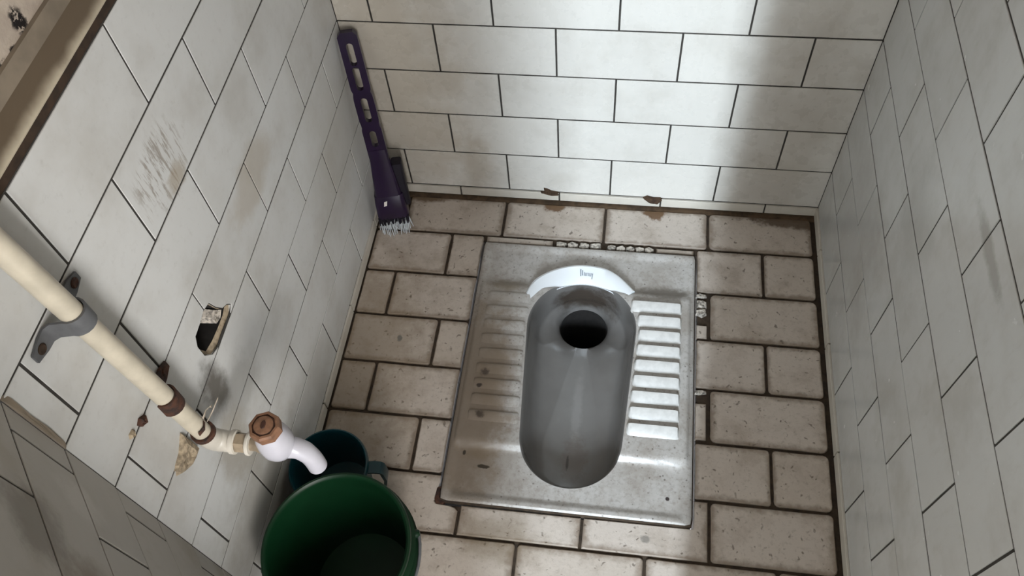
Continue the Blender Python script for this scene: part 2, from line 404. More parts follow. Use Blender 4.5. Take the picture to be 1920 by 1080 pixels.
cl = empty('added_fill_lamp', (.58, -.62, H)); tag(cl, 'added round white fill lamp above the squat pan', 'lamp')  # unseen lamp added for a little fill light
lathe('fill_lamp_base', (.58, -.62, H), (0, 0, -1), [(0, 0), (.07, 0), (.07, .02), (.05, .03), (0, .03)], M_paint, cl)
lathe('fill_lamp_globe', (.58, -.62, H-.03), (0, 0, -1), [(.045, 0), (.06, .015), (.072, .04), (.075, .06), (.07, .085), (.05, .11), (.025, .122), (0, .125)], M_glow, cl)

# wall tiles --------------------------------------------------------
_tc = {}
def tile(F, u0, u1, v0, v1, mat, parent, name='tile', off=0.):
    w, h = round(u1-u0-G, 4), round(v1-v0-G, 4)
    if w < .006: return
    key = (w, h, mat.name)
    if key not in _tc:
        hw, hh = w/2, h/2
        vs_, fs = slab([(-hw, -hh), (hw, -hh), (hw, hh), (-hw, hh)], 0, .0004, .0004, .007)
        me = bpy.data.meshes.new('tile'); me.from_pydata(vs_, [], fs); me.materials.append(mat); _tc[key] = me
    M = F @ Matrix.Translation(((u0+u1)/2, (v0+v1)/2, off+random.uniform(-.0003, .0003))) @ Matrix.Rotation(random.uniform(-.0018, .0018), 4, 'X') @ Matrix.Rotation(random.uniform(-.0010, .0010), 4, 'Y')
    return link(name, _tc[key], mat, parent, M)

def poly_tile(F, pts, mat, parent, name='tile', depth=.007, lip=.0004, inset=.0004, off=0.):
    vs_, fs = slab(pts, 0, lip, inset, depth)
    bm = bmesh.new(); vv = [bm.verts.new(v) for v in vs_]
    for f in fs[1:]: bm.faces.new([vv[i] for i in f])
    top = bm.faces.new([vv[i] for i in fs[0]]); bmesh.ops.triangulate(bm, faces=[top])
    me = bpy.data.meshes.new(name); bm.to_mesh(me); bm.free()
    return link(name, me, mat, parent, F @ Matrix.Translation((0, 0, off)))

def courses(F, u0, u1, phase, mat, parent, skip=()):
    """running bond: row r has joints at phase(r)+.2k"""
    for r in range(-1, 8):
        v0, v1 = (.001, Z0) if r < 0 else (Z0+r*PZ, Z0+(r+1)*PZ)
        ph = phase(r); js = [u0]+sorted(j for j in (ph+.2*k for k in range(-12, 13)) if u0+.008 < j < u1-.008)+[u1]
        for a, b in zip(js, js[1:]):
            if (r, round((a+b)/2, 2)) in skip: continue
            tile(F, a, b, v0, v1, M_strip if r < 0 else mat, parent, 'skirting_tile' if r < 0 else 'tile', .003 if r < 0 else 0)
par = lambda r: r % 2
# left wall (u = y): odd rows joints at odd tenths, even rows at even tenths
courses(F_left, CORNER[1]-.0008, .001, lambda r: (.102 if par(r) else .002), M_left, wl, skip={(4, -.7), (4, -.5)})
courses(F_back, -.0008, W+.0008, lambda r: (.1604 if par(r) else .0604), M_back, wb)
courses(F_right, -.0008, 1.149, lambda r: (.099 if par(r) else -.001), M_right, wr)
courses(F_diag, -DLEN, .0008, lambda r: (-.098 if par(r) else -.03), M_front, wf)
# the two tiles broken away around the hole
va, vb = Z0+4*PZ+G/2, Z0+5*PZ-G/2
poly_tile(F_left, [(-.797, va), (-.6145, va), (-.628, .4385), (-.6395, .456), (-.640, .479), (-.633, .4915), (-.616, .4925), (-.5991, .4960), (-.5991, vb), (-.797, vb)], M_left, wl)
poly_tile(F_left, [(-.5640, va), (-.3991, va), (-.3991, vb), (-.5969, vb), (-.5969, .4945), (-.585, .490), (-.579, .471), (-.571, .4555), (-.561, .449), (-.5545, .439)], M_left, wl)
# pocket behind: crumbled mortar sloping into a dark cavity
hc = Vector((-.598, .464))
def ring(s, n, dz=0, ju=0):
    return [F_left @ Vector((hc.x+(a-hc.x)*s+random.uniform(-ju, ju), hc.y+(b-hc.y)*s+dz+random.uniform(-ju, ju), n)) for a, b in HOLE]
q = len(HOLE)
r0, r1, r2, r3 = ring(1.08, -.0030), ring(.93, -.0060, .004, .0015), ring(.80, -.012, .008, .002), ring(.7, -.06, .006, .002)
mesh('hole_mortar', r0+r1, [(i, (i+1) % q, q+(i+1) % q, q+i) for i in range(q)], M_plaster_dirty, wl)
mesh('hole_cavity', r1+r3, [(i, (i+1) % q, q+(i+1) % q, q+i) for i in range(q)]+[tuple(range(q, 2*q))], M_hole, wl)

def lump(name, F, outline, height, mat, parent, base=-.001, jit=.25):
    """an uneven low lump with a given outline, fixed to a surface"""
    n = len(outline); c = Vector((sum(p[0] for p in outline)/n, sum(p[1] for p in outline)/n))
    rs = []
    for s, h in ((1, base), (.86, height*.55), (.55, height), (.25, height*.8)):
        rs.append([F @ Vector((c.x+(a-c.x)*s, c.y+(b-c.y)*s, h+random.uniform(-jit, jit)*height*(h > 0))) for a, b in outline])
    vs_ = sum(rs, [])+[F @ Vector((c.x, c.y, height*.9))]
    fs = [(j*n+i, j*n+(i+1) % n, (j+1)*n+(i+1) % n, (j+1)*n+i) for j in range(3) for i in range(n)]
    fs += [(3*n+i, 3*n+(i+1) % n, 4*n) for i in range(n)]
    return mesh(name, vs_, fs, mat, parent)
lump('broken_wedge', F_left, [(-.580, .466), (-.569, .450), (-.580, .444), (-.592, .449), (-.590, .462)], -.007, M_mortar_white, wl, -.028)
# chip below the pipe, small rusty plug beside it
lump('mortar_chip', F_left, [(-.736, .450), (-.7335, .424), (-.733, .399), (-.744, .3935), (-.755, .3955), (-.769, .408), (-.7805, .4235), (-.772, .4345), (-.756, .437)], .006, M_plaster_dirty, wl)
lump('corner_grout', F_left, [(-.8318, .628), (-.8275, .632), (-.8255, .66), (-.827, .70), (-.8255, .732), (-.8318, .738)], .002, M_band, wl)
lump('rust_plug', F_left, [(-.752, .5335), (-.757, .5255), (-.765, .5295), (-.767, .5375), (-.760, .5405)], .005, M_rust, wl)
lump('mortar_crumb', F_left, [(-.772, .5395), (-.778, .5355), (-.784, .5400), (-.781, .5455), (-.774, .5445)], .003, M_plaster_dirty, wl)
# dried mortar lumps at the foot of the back wall
lump('mortar_lump', F_back, [(.322, .0245), (.332, .029), (.329, .037), (.337, .0355), (.344, .0305), (.358, .0275), (.361, .019), (.350, .0155), (.338, .0205)], .007, M_lump, wb)
lump('mortar_lump', F_back, [(.524, .0265), (.533, .0325), (.546, .0285), (.560, .0290), (.566, .0215), (.560, .0135), (.548, .0100), (.536, .0155)], .008, M_lump, wb)

# ------------------------------------------------------------------ floor
PX0, PX1, PY0, PY1 = .2265, .6300, -.6380, -.1185       # the pan's outline
fl = empty('floor', (0, 0, 0)); tag(fl, kind='structure')
vs_, fs = [], []
for x0, x1, y0, y1 in [(-.1, PX0-.006, -1.42, .1), (PX1+.006, W+.1, -1.42, .1), (PX0-.006, PX1+.006, PY1+.006, .1), (PX0-.006, PX1+.006, -1.42, PY0-.006)]:
    b = len(vs_)
    vs_ += [(x, y, z_) for z_ in (-.0045, -.06) for x, y in ((x0, y0), (x1, y0), (x1, y1), (x0, y1))]
    fs += [(b, b+1, b+2, b+3), (b+4, b+7, b+6, b+5)]+[(b+i, b+4+i, b+4+(i+1) % 4, b+(i+1) % 4) for i in range(4)]
mesh('grout_bed', vs_, fs, M_grout_f, fl)
panel('grout_fillet', F_floor, .0, W, -.0125, .002, -.02, -.0018, M_fillet, fl)
vs_ = [(PX0-.01, PY0-.01, -.32), (PX1+.01, PY0-.01, -.32), (PX1+.01, PY1+.01, -.32), (PX0-.01, PY1+.01, -.32)]
def fy(n): return -(.0992+.09883*n)
GF = .0045
def ftile(x0, x1, yb, yf, r=.005, jit=.0008, name='tile', g=GF):
    w, h = x1-x0-g, yb-yf-g
    vs_, fs = slab(rough_rect(w, h, r, jit), 0, .0016, .0016, .008)
    me = bpy.data.meshes.new(name); me.from_pydata(vs_, [], fs)
    M = Matrix.Translation(((x0+x1)/2, (yb+yf)/2, random.uniform(-.0006, .0003))) @ Matrix.Rotation(random.uniform(-.004, .004), 4, 'X') @ Matrix.Rotation(random.uniform(-.003, .003), 4, 'Y') @ Matrix.Rotation(random.uniform(-.004, .004), 4, 'Z')
    return link(name, me, M_floor, fl, M)
L0, LP, RP, R1 = .002, .2235, .6325, .8515
rows = {
 0: [(L0, .056), (.056, .2555), (.2555, .455), (.455, .6545), (.6545, R1)],
 1: [(L0, .158), (.158, LP), (RP, .756), (.756, R1)],
 2: [(L0, .062), (.062, LP), (.657, R1)],
 3: [(L0, .166), (.166, LP), (RP, .755), (.755, R1)],
 4: [(L0, .0685), (.0685, LP), (.657, R1)],
 5: [(L0, .168), (.168, LP), (RP, .757), (.757, R1)],
 6: [(L0, .0605), (.658, R1)],
 7: [(L0, .16), (.16, .36), (.36, .56), (.56, .76), (.76, R1)]}
for r, ts in rows.items():
    yb = -.010 if r == 0 else fy(r-1)
    for a, b in ts: ftile(a, b, yb, fy(r), .007 if b == R1 else .0045)
r = 8
while fy(r) > -1.30:
    x0 = max(L0, (CORNER[1]-fy(r))*.875+.003) if fy(r) > DEND[1] else DEND[0]+.003
    js = [x0]+[j for j in ((.06 if r % 2 == 0 else .16)+.2*i for i in range(5)) if x0+.02 < j < R1-.02]+[R1]
    for a, b in zip(js, js[1:]): ftile(a, b, fy(r-1), fy(r))
    r += 1
# row 6: the tiles cut around the pan's front corners, and the one between
yb, yf = fy(5)-GF/2, fy(6)+GF/2
poly_tile(F_floor, [(.0630, yf), (.2575, yf), (.2580, -.652), (.2535, -.6475), (.245, -.6450), (.2215, -.6435), (.2170, -.639), (.2195, -.625), (.2215, -.605), (.2210, yb), (.0630, yb)], M_floor, fl, 'tile', .008, .0016, .0016)
poly_tile(F_floor, [(.2625, yf), (.4565, yf), (.4570, -.6420), (.2630, -.6425)], M_floor, fl, 'tile', .008, .0016, .0016)
poly_tile(F_floor, [(.4615, yf), (.6555, yf), (.6555, yb), (.6340, yb), (.6345, -.620), (.6330, -.6410), (.4620, -.6420)], M_floor, fl, 'tile', .008, .0016, .0016)
# thin cut strips and broken bits between the tiles and the pan
ftile(.2265, .3585, -.1000, -.1150, .001, .0003, 'cut_strip', .002)
ftile(.556, .6290, -.1020, -.1140, .001, .0003, 'cut_strip', .002)
def rubble(x0, x1, y0, y1, n, hgt=.002):
    for i in range(n):
        f0, f1 = i/n, (i+1)/n
        if x1-x0 > y0-y1: a0, a1, b0, b1 = x0+(x1-x0)*f0, x0+(x1-x0)*f1, y1, y0
        else: a0, a1, b0, b1 = x0, x1, y0-(y0-y1)*f1, y0-(y0-y1)*f0
        cx, cy = (a0+a1)/2, (b0+b1)/2; o = []
        for t in range(6):
            an = (t+.5+random.uniform(-.3, .3))/6*2*math.pi; o.append((min(a1, max(a0, cx+math.cos(an)*(a1-a0)*random.uniform(.5, .75))), min(b1, max(b0, cy+math.sin(an)*(b1-b0)*random.uniform(.45, .75)))))
        lump('broken_tile_bit', F_floor, o, hgt, M_mortar_white, fl, -.006, .35)
rubble(.364, .452, -.1010, -.1165, 4); rubble(.462, .553, -.1020, -.1165, 5)
rubble(.6325, .6535, -.2000, -.2090, 1); rubble(.6325, .6530, -.2140, -.2500, 2, .003)
ftile(.6335, .6545, -.2660, -.2950, .001, .0004, 'cut_strip', .002)
rubble(.6325, .6535, -.3980, -.4060, 1); ftile(.6330, .6535, -.4220, -.4900, .001, .0004, 'cut_strip', .002)
lump('mortar_lump', F_floor, [(.218, -.615), (.2245, -.612), (.2255, -.635), (.236, -.6405), (.232, -.6455), (.220, -.6440), (.2165, -.636)], .001, M_rust, fl, -.006)

# ------------------------------------------------------------------ squat pan
pan = empty('squat_toilet', ((PX0+PX1)/2, (PY0+PY1)/2, 0))
tag(pan, 'grimy white ceramic squat toilet pan with ribbed footrests set in the tiled floor', 'squat toilet')
cx = .4290; Y1, RA = -.2980, .0985; Y2, RB = -.5110, .0860
def capsule(N=260):
    """outline of two joined circles as (point, outward normal), counter-clockwise from the right"""
    al = math.asin((RA-RB)/(Y1-Y2)); out = []
    def arc(cy, rad, t0, t1, n):
        for i in range(n):
            t = t0+(t1-t0)*i/n; nn = Vector((math.cos(t), math.sin(t))); out.append((Vector((cx, cy))+nn*rad, nn))
    def line(a, b, nn, n):
        for i in range(n): out.append((a+(b-a)*i/n, nn))
    t0 = -al
    arc(Y1, RA, t0, math.pi-t0, 90)
    nl = Vector((math.cos(math.pi-t0), math.sin(math.pi-t0)))
    line(Vector((cx, Y1))+nl*RA, Vector((cx, Y2))+nl*RB, nl, 48)
    arc(Y2, RB, math.pi-t0, 2*math.pi+t0, 80)
    nr = Vector((math.cos(t0), math.sin(t0)))
    line(Vector((cx, Y2))+nr*RB, Vector((cx, Y1))+nr*RA, nr, 48)
    return out
cap = capsule(); N = len(cap)
def edge_dist(x, y): return min(x-PX0, PX1-x, y-PY0, PY1-y)
def ph(x, y):
    e = edge_dist(x, y)
    z_ = .0015+.0050*(1-smooth01(.007, .020, e))
    foot = .0105*smooth01(-.546, -.532, y)*(1-smooth01(-.222, -.203, y))*smooth01(.0, .012, e)
    return max(z_, foot+.0015 if foot > 0 else z_)-.0030*(1-smooth01(0, .003, e))
outer = []
for p, nn in cap:
    ts = []
    if abs(nn.x) > 1e-6: ts.append(((PX1 if nn.x > 0 else PX0)-p.x)/nn.x)
    if abs(nn.y) > 1e-6: ts.append(((PY1 if nn.y > 0 else PY0)-p.y)/nn.y)
    outer.append(p+nn*min(t for t in ts if t > 0))
for cxy in ((PX0, PY0), (PX1, PY0), (PX0, PY1), (PX1, PY1)):
    i = min(range(N), key=lambda k_: (outer[k_]-Vector(cxy)).length)
    outer[i] = Vector((cxy[0]+math.copysign(.002, cx-cxy[0]), cxy[1]+math.copysign(.002, -.38-cxy[1])))
K = 44; vs_ = []; fs = []
for j in range(K+1):
    s = j/K
    for i in range(N):
        q_ = cap[i][0].lerp(outer[i], s); vs_.append((q_.x, q_.y, ph(q_.x, q_.y)))
for j in range(K):
    for i in range(N): fs.append((j*N+i, j*N+(i+1) % N, (j+1)*N+(i+1) % N, (j+1)*N+i))
mesh('tray', vs_, fs, M_pan, pan, True, 50)
vs_ = [(o_.x, o_.y, ph(o_.x, o_.y)) for o_ in outer]+[(o_.x+math.copysign(.0025, o_.x-cx), o_.y+math.copysign(.0025, o_.y+.38), -.0030) for o_ in outer]+[(o_.x, o_.y, -.03) for o_ in outer]
mesh('edge_joint', vs_, [(j*N+i, j*N+(i+1) % N, (j+1)*N+(i+1) % N, (j+1)*N+i) for j in range(2) for i in range(N)], M_grout_f, pan)
# bowl: steep sides, floor falling to the outlet at the back
HC, HR, HZ = Vector((cx+.000, -.2365)), .0470, -.095
vs_ = []; fs = []; nr_ = 0
def addring(f):
    global nr_
    for i in range(N): vs_.append(f(i))
    nr_ += 1
for off, dz in ((0, 0), (.0012, -.0012), (.0030, -.0050), (.0050, -.014), (.0080, -.030), (.0130, -.048), (.0200, -.060), (.028, -.066)):
    def f(i, off=off, dz=dz):
        p, nn = cap[i]; o_ = off*(1-1.25*max(0, nn.y)); q_ = p-nn*o_
        return (q_.x, q_.y, ph(p.x, p.y)*max(0, 1+dz/.06)+dz)
    addring(f)
base_ring = [Vector(v_) for v_ in vs_[-N:]]
for t in (.12, .25, .38, .5, .62, .74, .84, .92, .97, 1.0):
    def f(i, t=t):
        b = base_ring[i]; an = math.atan2(b.y-HC.y, b.x-HC.x)
        h_ = HC+Vector((math.cos(an), math.sin(an)))*HR
        q_ = Vector((b.x, b.y)).lerp(h_, t); return (q_.x, q_.y, b.z+(HZ-b.z)*(t*.75+.25*t**5))
    addring(f)
for rr, zz in ((.99, HZ-.002), (.985, HZ-.006), (.98, HZ-.012)):
    addring(lambda i, rr=rr, zz=zz: (HC.x+(vs_[(nr_-1)*N+i][0]-HC.x)*1.0 if False else HC.x+math.cos(math.atan2(base_ring[i].y-HC.y, base_ring[i].x-HC.x))*HR*rr, HC.y+math.sin(math.atan2(base_ring[i].y-HC.y, base_ring[i].x-HC.x))*HR*rr, zz))
for j in range(nr_-1):
    for i in range(N): fs.append((j*N+i, j*N+(i+1) % N, (j+1)*N+(i+1) % N, (j+1)*N+i))
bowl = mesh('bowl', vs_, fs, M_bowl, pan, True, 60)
lathe('drain_pipe', (HC.x, HC.y, -.30), (0, 0, 1), [(0, 0), (HR*1.0, 0), (HR*1.0, .195), (HR*.965, .195), (HR*.965, .002), (0, .002)], M_hole, pan)
# raised white collar round the back of the bowl
vs_ = []; fs = []; m = 48; pr_n = 7
for i in range(m+1):
    t = math.radians(43+(186-43)*i/m); nn = Vector((math.cos(t), math.sin(t)))
    e = (.72+.28*smooth01(0, .25, i/m))*(1-smooth01(.62, 1.0, i/m)); e2 = 1-smooth01(.85, 1., i/m)
    wd_ = .003+.026*e; hi = .003+.003*e2; ho = .004+.016*e
    for d, z_ in ((.0002, -.0005), (.0002, hi-.001), (.0012, hi), (wd_*.5, hi+(ho-hi)*.55), (wd_, ho), (wd_+.004, ho-.002), (wd_+.008, -.002)):
        p = Vector((cx, Y1))+nn*(RA+d); vs_.append((p.x, p.y, z_))
for i in range(m):
    for j in range(pr_n): fs.append((i*pr_n+j, i*pr_n+(j+1) % pr_n, (i+1)*pr_n+(j+1) % pr_n, (i+1)*pr_n+j))
fs += [tuple(range(pr_n)), tuple(m*pr_n+j for j in range(pr_n))]
col = mesh('collar', vs_, fs, M_collar, pan, True, 50); col['label'] = 'clean white raised collar at the back of the bowl'
# small grey printed mark: a tall first stroke, a row of low strokes, a last stroke with a tail
vs_ = []; fs = []
def col_pt(t, f):
    nn = Vector((math.cos(t), math.sin(t))); p = Vector((cx, Y1))+nn*(RA+.029*f); return Vector((p.x, p.y, .006+.014*f+.0013))
for (a, f0, f1, wdt) in [(95.2, .40, .80, .9), (93.6, .44, .74, .8), (92.0, .42, .62, .7), (90.7, .42, .60, .6), (89.4, .42, .60, .6), (88.1, .42, .60, .6), (86.8, .42, .60, .6), (85.6, .42, .60, .6), (84.2, .28, .60, .7)]:
    b = len(vs_); a0, a1 = math.radians(a+wdt/2), math.radians(a-wdt/2)
    for up in (0, -.0012):
        for tt, ff in ((a0, f0), (a1, f0), (a1, f1), (a0, f1)): vs_.append(col_pt(tt, ff)+Vector((0, 0, up)))
    fs += [(b, b+1, b+2, b+3)]+[(b+i, b+4+i, b+4+(i+1) % 4, b+(i+1) % 4) for i in range(4)]
mesh('printed_mark', vs_, fs, M_print, col)
# footrest ribs: gentle face towards the door, short steep face at the back
def cap_x(y, side):
    al = math.asin((RA-RB)/(Y1-Y2))
    if y > Y1-.0: hw = math.sqrt(max(0, RA*RA-(y-Y1)**2)) if y > Y1+RA*math.sin(-al) else RA
    else: hw = RA+(RB-RA)*(Y1-y)/(Y1-Y2)
    return cx+side*hw
for side in (1, -1):
    for i in range(9):
        y0 = -.2345-i*.0302
        xi = cap_x(y0-.01, side)+side*(.0035 if side > 0 or i else .016); xo = cx+side*(.1775 if side > 0 else .178)
        hh = .0098 if side > 0 else .0038
        prof = [(.001, -.004), (-.0020, hh*.6), (-.0045, hh), (-.008, hh*.95), (-.0200, hh*.30), (-.0255, -.002)]
        secs = [(xi, .15), (xi+side*.003, .85), (xi+side*.007, 1), (xo-side*.007, 1), (xo-side*.003, .85), (xo, .15)]
        vs_ = [(x, y0-.010+(dy+.010)*(.75+.25*sc), .0118+z_*sc) for x, sc in secs for dy, z_ in prof]
        q = len(prof); fs = [(a*q+b, a*q+(b+1) % q, (a+1)*q+(b+1) % q, (a+1)*q+b) for a in range(5) for b in range(q)]+[tuple(range(q)), tuple(5*q+b for b in range(q))]
        mesh('tread_rib', vs_, fs, M_rib_clean if side > 0 else M_pan, pan, True, 42)

# ------------------------------------------------------------------ water pipe, clamps, tap
def pipe_pt(z_): return Vector((.0200, -.7285-(z_-.445)*.0535, z_))
wp = empty('water_pipe', pipe_pt(.40)); tag(wp, 'cream plastic water pipe running down the left wall to the tap', 'pipe')
tube('pipe', [pipe_pt(z_) for z_ in (1.6, 1.2, .9, .7, .55, .428)], .0108, M_pipe, wp, 28)
ax = (pipe_pt(.4)-pipe_pt(.5)).normalized()
lathe('socket_rim', pipe_pt(.440), ax, [(.0112, 0), (.0138, 0), (.0142, .002), (.0142, .008), (.0130, .009), (.0112, .009)], M_rust, wp, 28)
zt = .398; yT = pipe_pt(zt).y+.004
e0 = pipe_pt(.436); e3 = Vector((.044, yT, zt))
tube('elbow', bez(e0, e0+ax*.026, Vector((.016, yT, zt)), e3, 12), [.0128]*3+[.0135]*7+[.0130]*3, M_fit, wp, 28)
lathe('elbow_lip', (.040, yT, zt), (1, 0, 0), [(.0125, 0), (.0150, .0005), (.0150, .006), (.0120, .0068)], M_fit, wp, 28)
def strip(name, pts, w, mat, parent, th=.0006):
    vs_ = []; fs = []
    for p, d in pts:
        p = Vector(p); d = Vector(d).normalized()*w/2; n_ = Vector((th, 0, th))
        vs_ += [p-d, p+d, p+d+n_, p-d+n_]
    for i in range(len(pts)-1):
        for j in range(4): fs.append((i*4+j, i*4+(j+1) % 4, (i+1)*4+(j+1) % 4, (i+1)*4+j))
    fs += [(0, 1, 2, 3), tuple((len(pts)-1)*4+j for j in range(4))]
    return mesh(name, vs_, fs, mat, parent)
b = pipe_pt(.462)
strip('thread_tape', [(b+Vector((.010, .006, .004)), (0, 0, 1)), (b+Vector((.012, .014, .008)), (.3, 0, 1)), (b+Vector((.012, .022, .002)), (.6, 0, 1)), (b+Vector((.010, .026, -.006)), (.2, .5, 1))], .005, M_tape, wp)
strip('thread_tape', [(b+Vector((.012, .006, -.004)), (0, 0, 1)), (b+Vector((.015, .018, -.002)), (0, .2, 1)), (b+Vector((.020, .032, .006)), (0, .2, 1))], .0022, M_tape, wp)
strip('thread_tape', [(b+Vector((.0105, .004, .000)), (0, 0, 1)), (b+Vector((.0125, -.004, -.002)), (0, .1, 1)), (b+Vector((.008, -.011, -.004)), (0, .1, 1))], .006, M_rust, wp)

def clamp(zc, mat, label, ears, wid=.019, rad=.0112, th=.0022, ear_w=.015):
    c_ = pipe_pt(zc); t = empty('pipe_clamp', c_); tag(t, label, 'clamp', 'clamps holding the pipe')
    # saddle strap: foot, up, over the pipe, down, foot
    path = []
    ro = rad+.0004
    if ears[0]: path += [(.0012, -.045), (.0012, -.030), (.0014, -.020), (.0060, -.0142)]
    path += [(.0200+ro*math.cos(math.radians(a)), ro*math.sin(math.radians(a))) for a in range(-100, 101, 20)]
    if ears[1]: path += [(.0060, .0142), (.0014, .020), (.0012, .030), (.0012, .043)]
    vs_ = []; fs = []; m_ = len(path)
    for i, (x, y) in enumerate(path):
        a = Vector(path[max(0, i-1)]); b_ = Vector(path[min(m_-1, i+1)]); tn = (b_-a).normalized(); nn = Vector((tn.y, -tn.x))
        f = abs(y)/.045
        w_ = wid*(1-.12*smooth01(.3, .6, f))*(1 if f < .86 else .55)
        for dz in (-w_/2, w_/2):
            vs_ += [(x, c_.y+y, c_.z+dz), (x+nn.x*th, c_.y+y+nn.y*th, c_.z+dz)]
    for i in range(m_-1):
        b_ = i*4; n_ = b_+4
        fs += [(b_+1, n_+1, n_+3, b_+3), (b_, b_+2, n_+2, n_), (b_, n_, n_+1, b_+1), (b_+2, b_+3, n_+3, n_+2)]
    fs += [(0, 1, 3, 2), ((m_-1)*4, (m_-1)*4+2, (m_-1)*4+3, (m_-1)*4+1)]
    mesh('strap', vs_, fs, mat, t, True, 45)
    for s, on in ((-1, ears[0]), (1, ears[1])):
        if on:
            lathe('screw', (.0030, c_.y+s*.034, c_.z), (1, 0, 0), [(.0052, 0), (.0052, .0012), (.0040, .0020), (.0012, .0012), (0, .0012)], M_rust if s > 0 else M_gap, t, 16)
    return t
clamp(.722, M_clamp, 'dark grey saddle clamp with two screw ears on the cream pipe', (1, 1), .021)
clamp(.532, M_rust, 'rusted brown clamp on the cream pipe just above the tap', (0, 1), .024)

tp = empty('tap', (.05, yT, zt)); tag(tp, 'white plastic wall tap with missing handle above the green bucket', 'tap')
X1 = (1, 0, 0)
lathe('hex_connector', (.0465, yT, zt), X1, [(0, 0), (.0125, 0), (.0125, .013), (.0105, .014), (0, .014)], M_hex, tp, 6, 20)
lathe('lock_ring', (.0605, yT, zt), X1, [(.0085, 0), (.0140, 0), (.0148, .001), (.0148, .0035), (.0135, .0045), (.0085, .0045)], M_fit, tp, 28)
lathe('inlet', (.060, yT, zt), X1, [(.0088, 0), (.0088, .012), (.0105, .016), (.0115, .030), (0, .030)], M_hex, tp, 24)
BX, BY = .0955, yT+.004
lathe('body', (BX, BY, zt-.020), (0, 0, 1), [(0, 0), (.0125, .001), (.0185, .006), (.0212, .014), (.0218, .028), (.0205, .040), (.0182, .050), (.0170, .058), (0, .059)], M_tapw, tp, 32, 60)
sp_ = bez((BX+.006, BY, zt-.012), (BX+.024, BY+.002, zt-.010), (BX+.034, BY+.002, zt-.022), (BX+.034, BY, zt-.064), 14)
tube('spout', sp_, [.0140, .0138, .0135, .0132, .0130]+[.0126]*4+[.0122]*4+[.0122, .0122], M_tapw, tp, 24, True, 60)
lathe('bonnet', (BX, BY, zt+.036), (0, 0, 1), [(0, 0), (.0175, 0), (.0190, .002), (.0190, .013), (.0172, .016), (.0145, .0165), (.0145, .0125), (0, .0125)], M_valve, tp, 8, 20)
lathe('valve_seat', (BX, BY, zt+.0490), (0, 0, 1), [(.0136, 0), (.0136, .0015), (.0122, .0025), (0, .0030)], M_valve_d, tp, 28)
lathe('valve_disc', (BX, BY, zt+.0515), (0, 0, 1), [(.0115, -.001), (.0115, .0010), (.0100, .0016), (0, .0018)], M_valve, tp, 28)
v_ = lathe('spindle_slot', (BX, BY, zt+.0526), (0, 0, 1), [(.0048, -.001), (.0048, .0012), (.0040, .0018), (0, .0018)], M_valve_d, tp, 20)
v_.data.transform(Matrix.Translation((BX, BY, 0)) @ Matrix.Diagonal((.62, 1.1, 1, 1)) @ Matrix.Translation((-BX, -BY, 0)))

# ------------------------------------------------------------------ bucket and mug
BC = Vector((.1365, -.7800, .0005))
bk = empty('bucket', BC); tag(bk, 'large dark green plastic bucket with ribbed rim under the tap', 'bucket')
hb = .205
outp = [(0, .002), (.070, .002), (.072, 0), (.075, 0), (.077, .004), (.084, .085), (.0905, .140), (.1035, .141), (.1045, .145), (.0935, .1475), (.0935, .158), (.1060, .159), (.1070, .163), (.0945, .1655),
        (.0945, .178), (.1045, .179), (.1055, .183), (.0960, .186), (.0965, .196), (.1005, .1975), (.1025, .201), (.1015, .2045), (.0985, hb+.0005), (.0955, .203), (.0945, .199), (.0920, .170), (.0870, .115), (.0810, .060), (.0745, .006), (0, .006)]
lathe('shell', BC, (0, 0, 1), outp, M_bucket, bk, 72, 50)
for s in (1, -1):
    an = math.radians(20 if s > 0 else 200); d = Vector((math.cos(an), math.sin(an), 0))
    lathe('handle_lug', BC+d*.0945+Vector((0, 0, .171)), d, [(0, 0), (.006, 0), (.006, .013), (.004, .016), (0, .016)], M_bucket, bk, 16)
an0 = math.radians(20); hp = []
for i in range(25):
    a = an0+math.pi*i/24-math.pi
    hp.append(BC+Vector((math.cos(a)*.1090, math.sin(a)*.1090, .171-.018*math.sin(math.pi*i/24))))
tube('handle', hp, .0022, M_clamp, bk, 10)

MC = Vector((.0665, -.6390, .0005)); hm = .112
mg = empty('bath_mug', MC); tag(mg, 'small dark teal plastic bath mug on the floor behind the green bucket', 'mug')
lathe('shell', MC, (0, 0, 1), [(0, .001), (.046, .001), (.048, 0), (.050, .002), (.0575, .095), (.0580, .100), (.0615, .1015), (.0625, .107), (.0610, hm), (.0590, hm+.0005), (.0570, .109), (.0560, .098), (.0480, .005), (0, .005)], M_mug, mg, 56, 50)
hd = Vector((math.cos(math.radians(6)), math.sin(math.radians(6)), 0)); hs = Vector((-hd.y, hd.x, 0))
vs_ = []; fs = []
for i, (r_, z_) in enumerate([(.058, .106), (.070, .107), (.080, .105), (.0845, .098), (.0855, .07), (.0815, .05)]):
    w_ = .0095
    for s, dz in ((-1, 0), (1, 0), (1, -.005), (-1, -.005)):
        vs_.append(MC+hd*(r_-(.005 if dz and i > 2 else 0))+hs*s*w_+Vector((0, 0, z_+(dz if i < 3 else 0))))
    if i:
        b = (i-1)*4; fs += [(b+j, b+(j+1) % 4, b+4+(j+1) % 4, b+4+j) for j in range(4)]
fs += [(0, 1, 2, 3), tuple(20+j for j in range(4))]
mesh('handle', vs_, fs, M_mug, mg, True, 40)

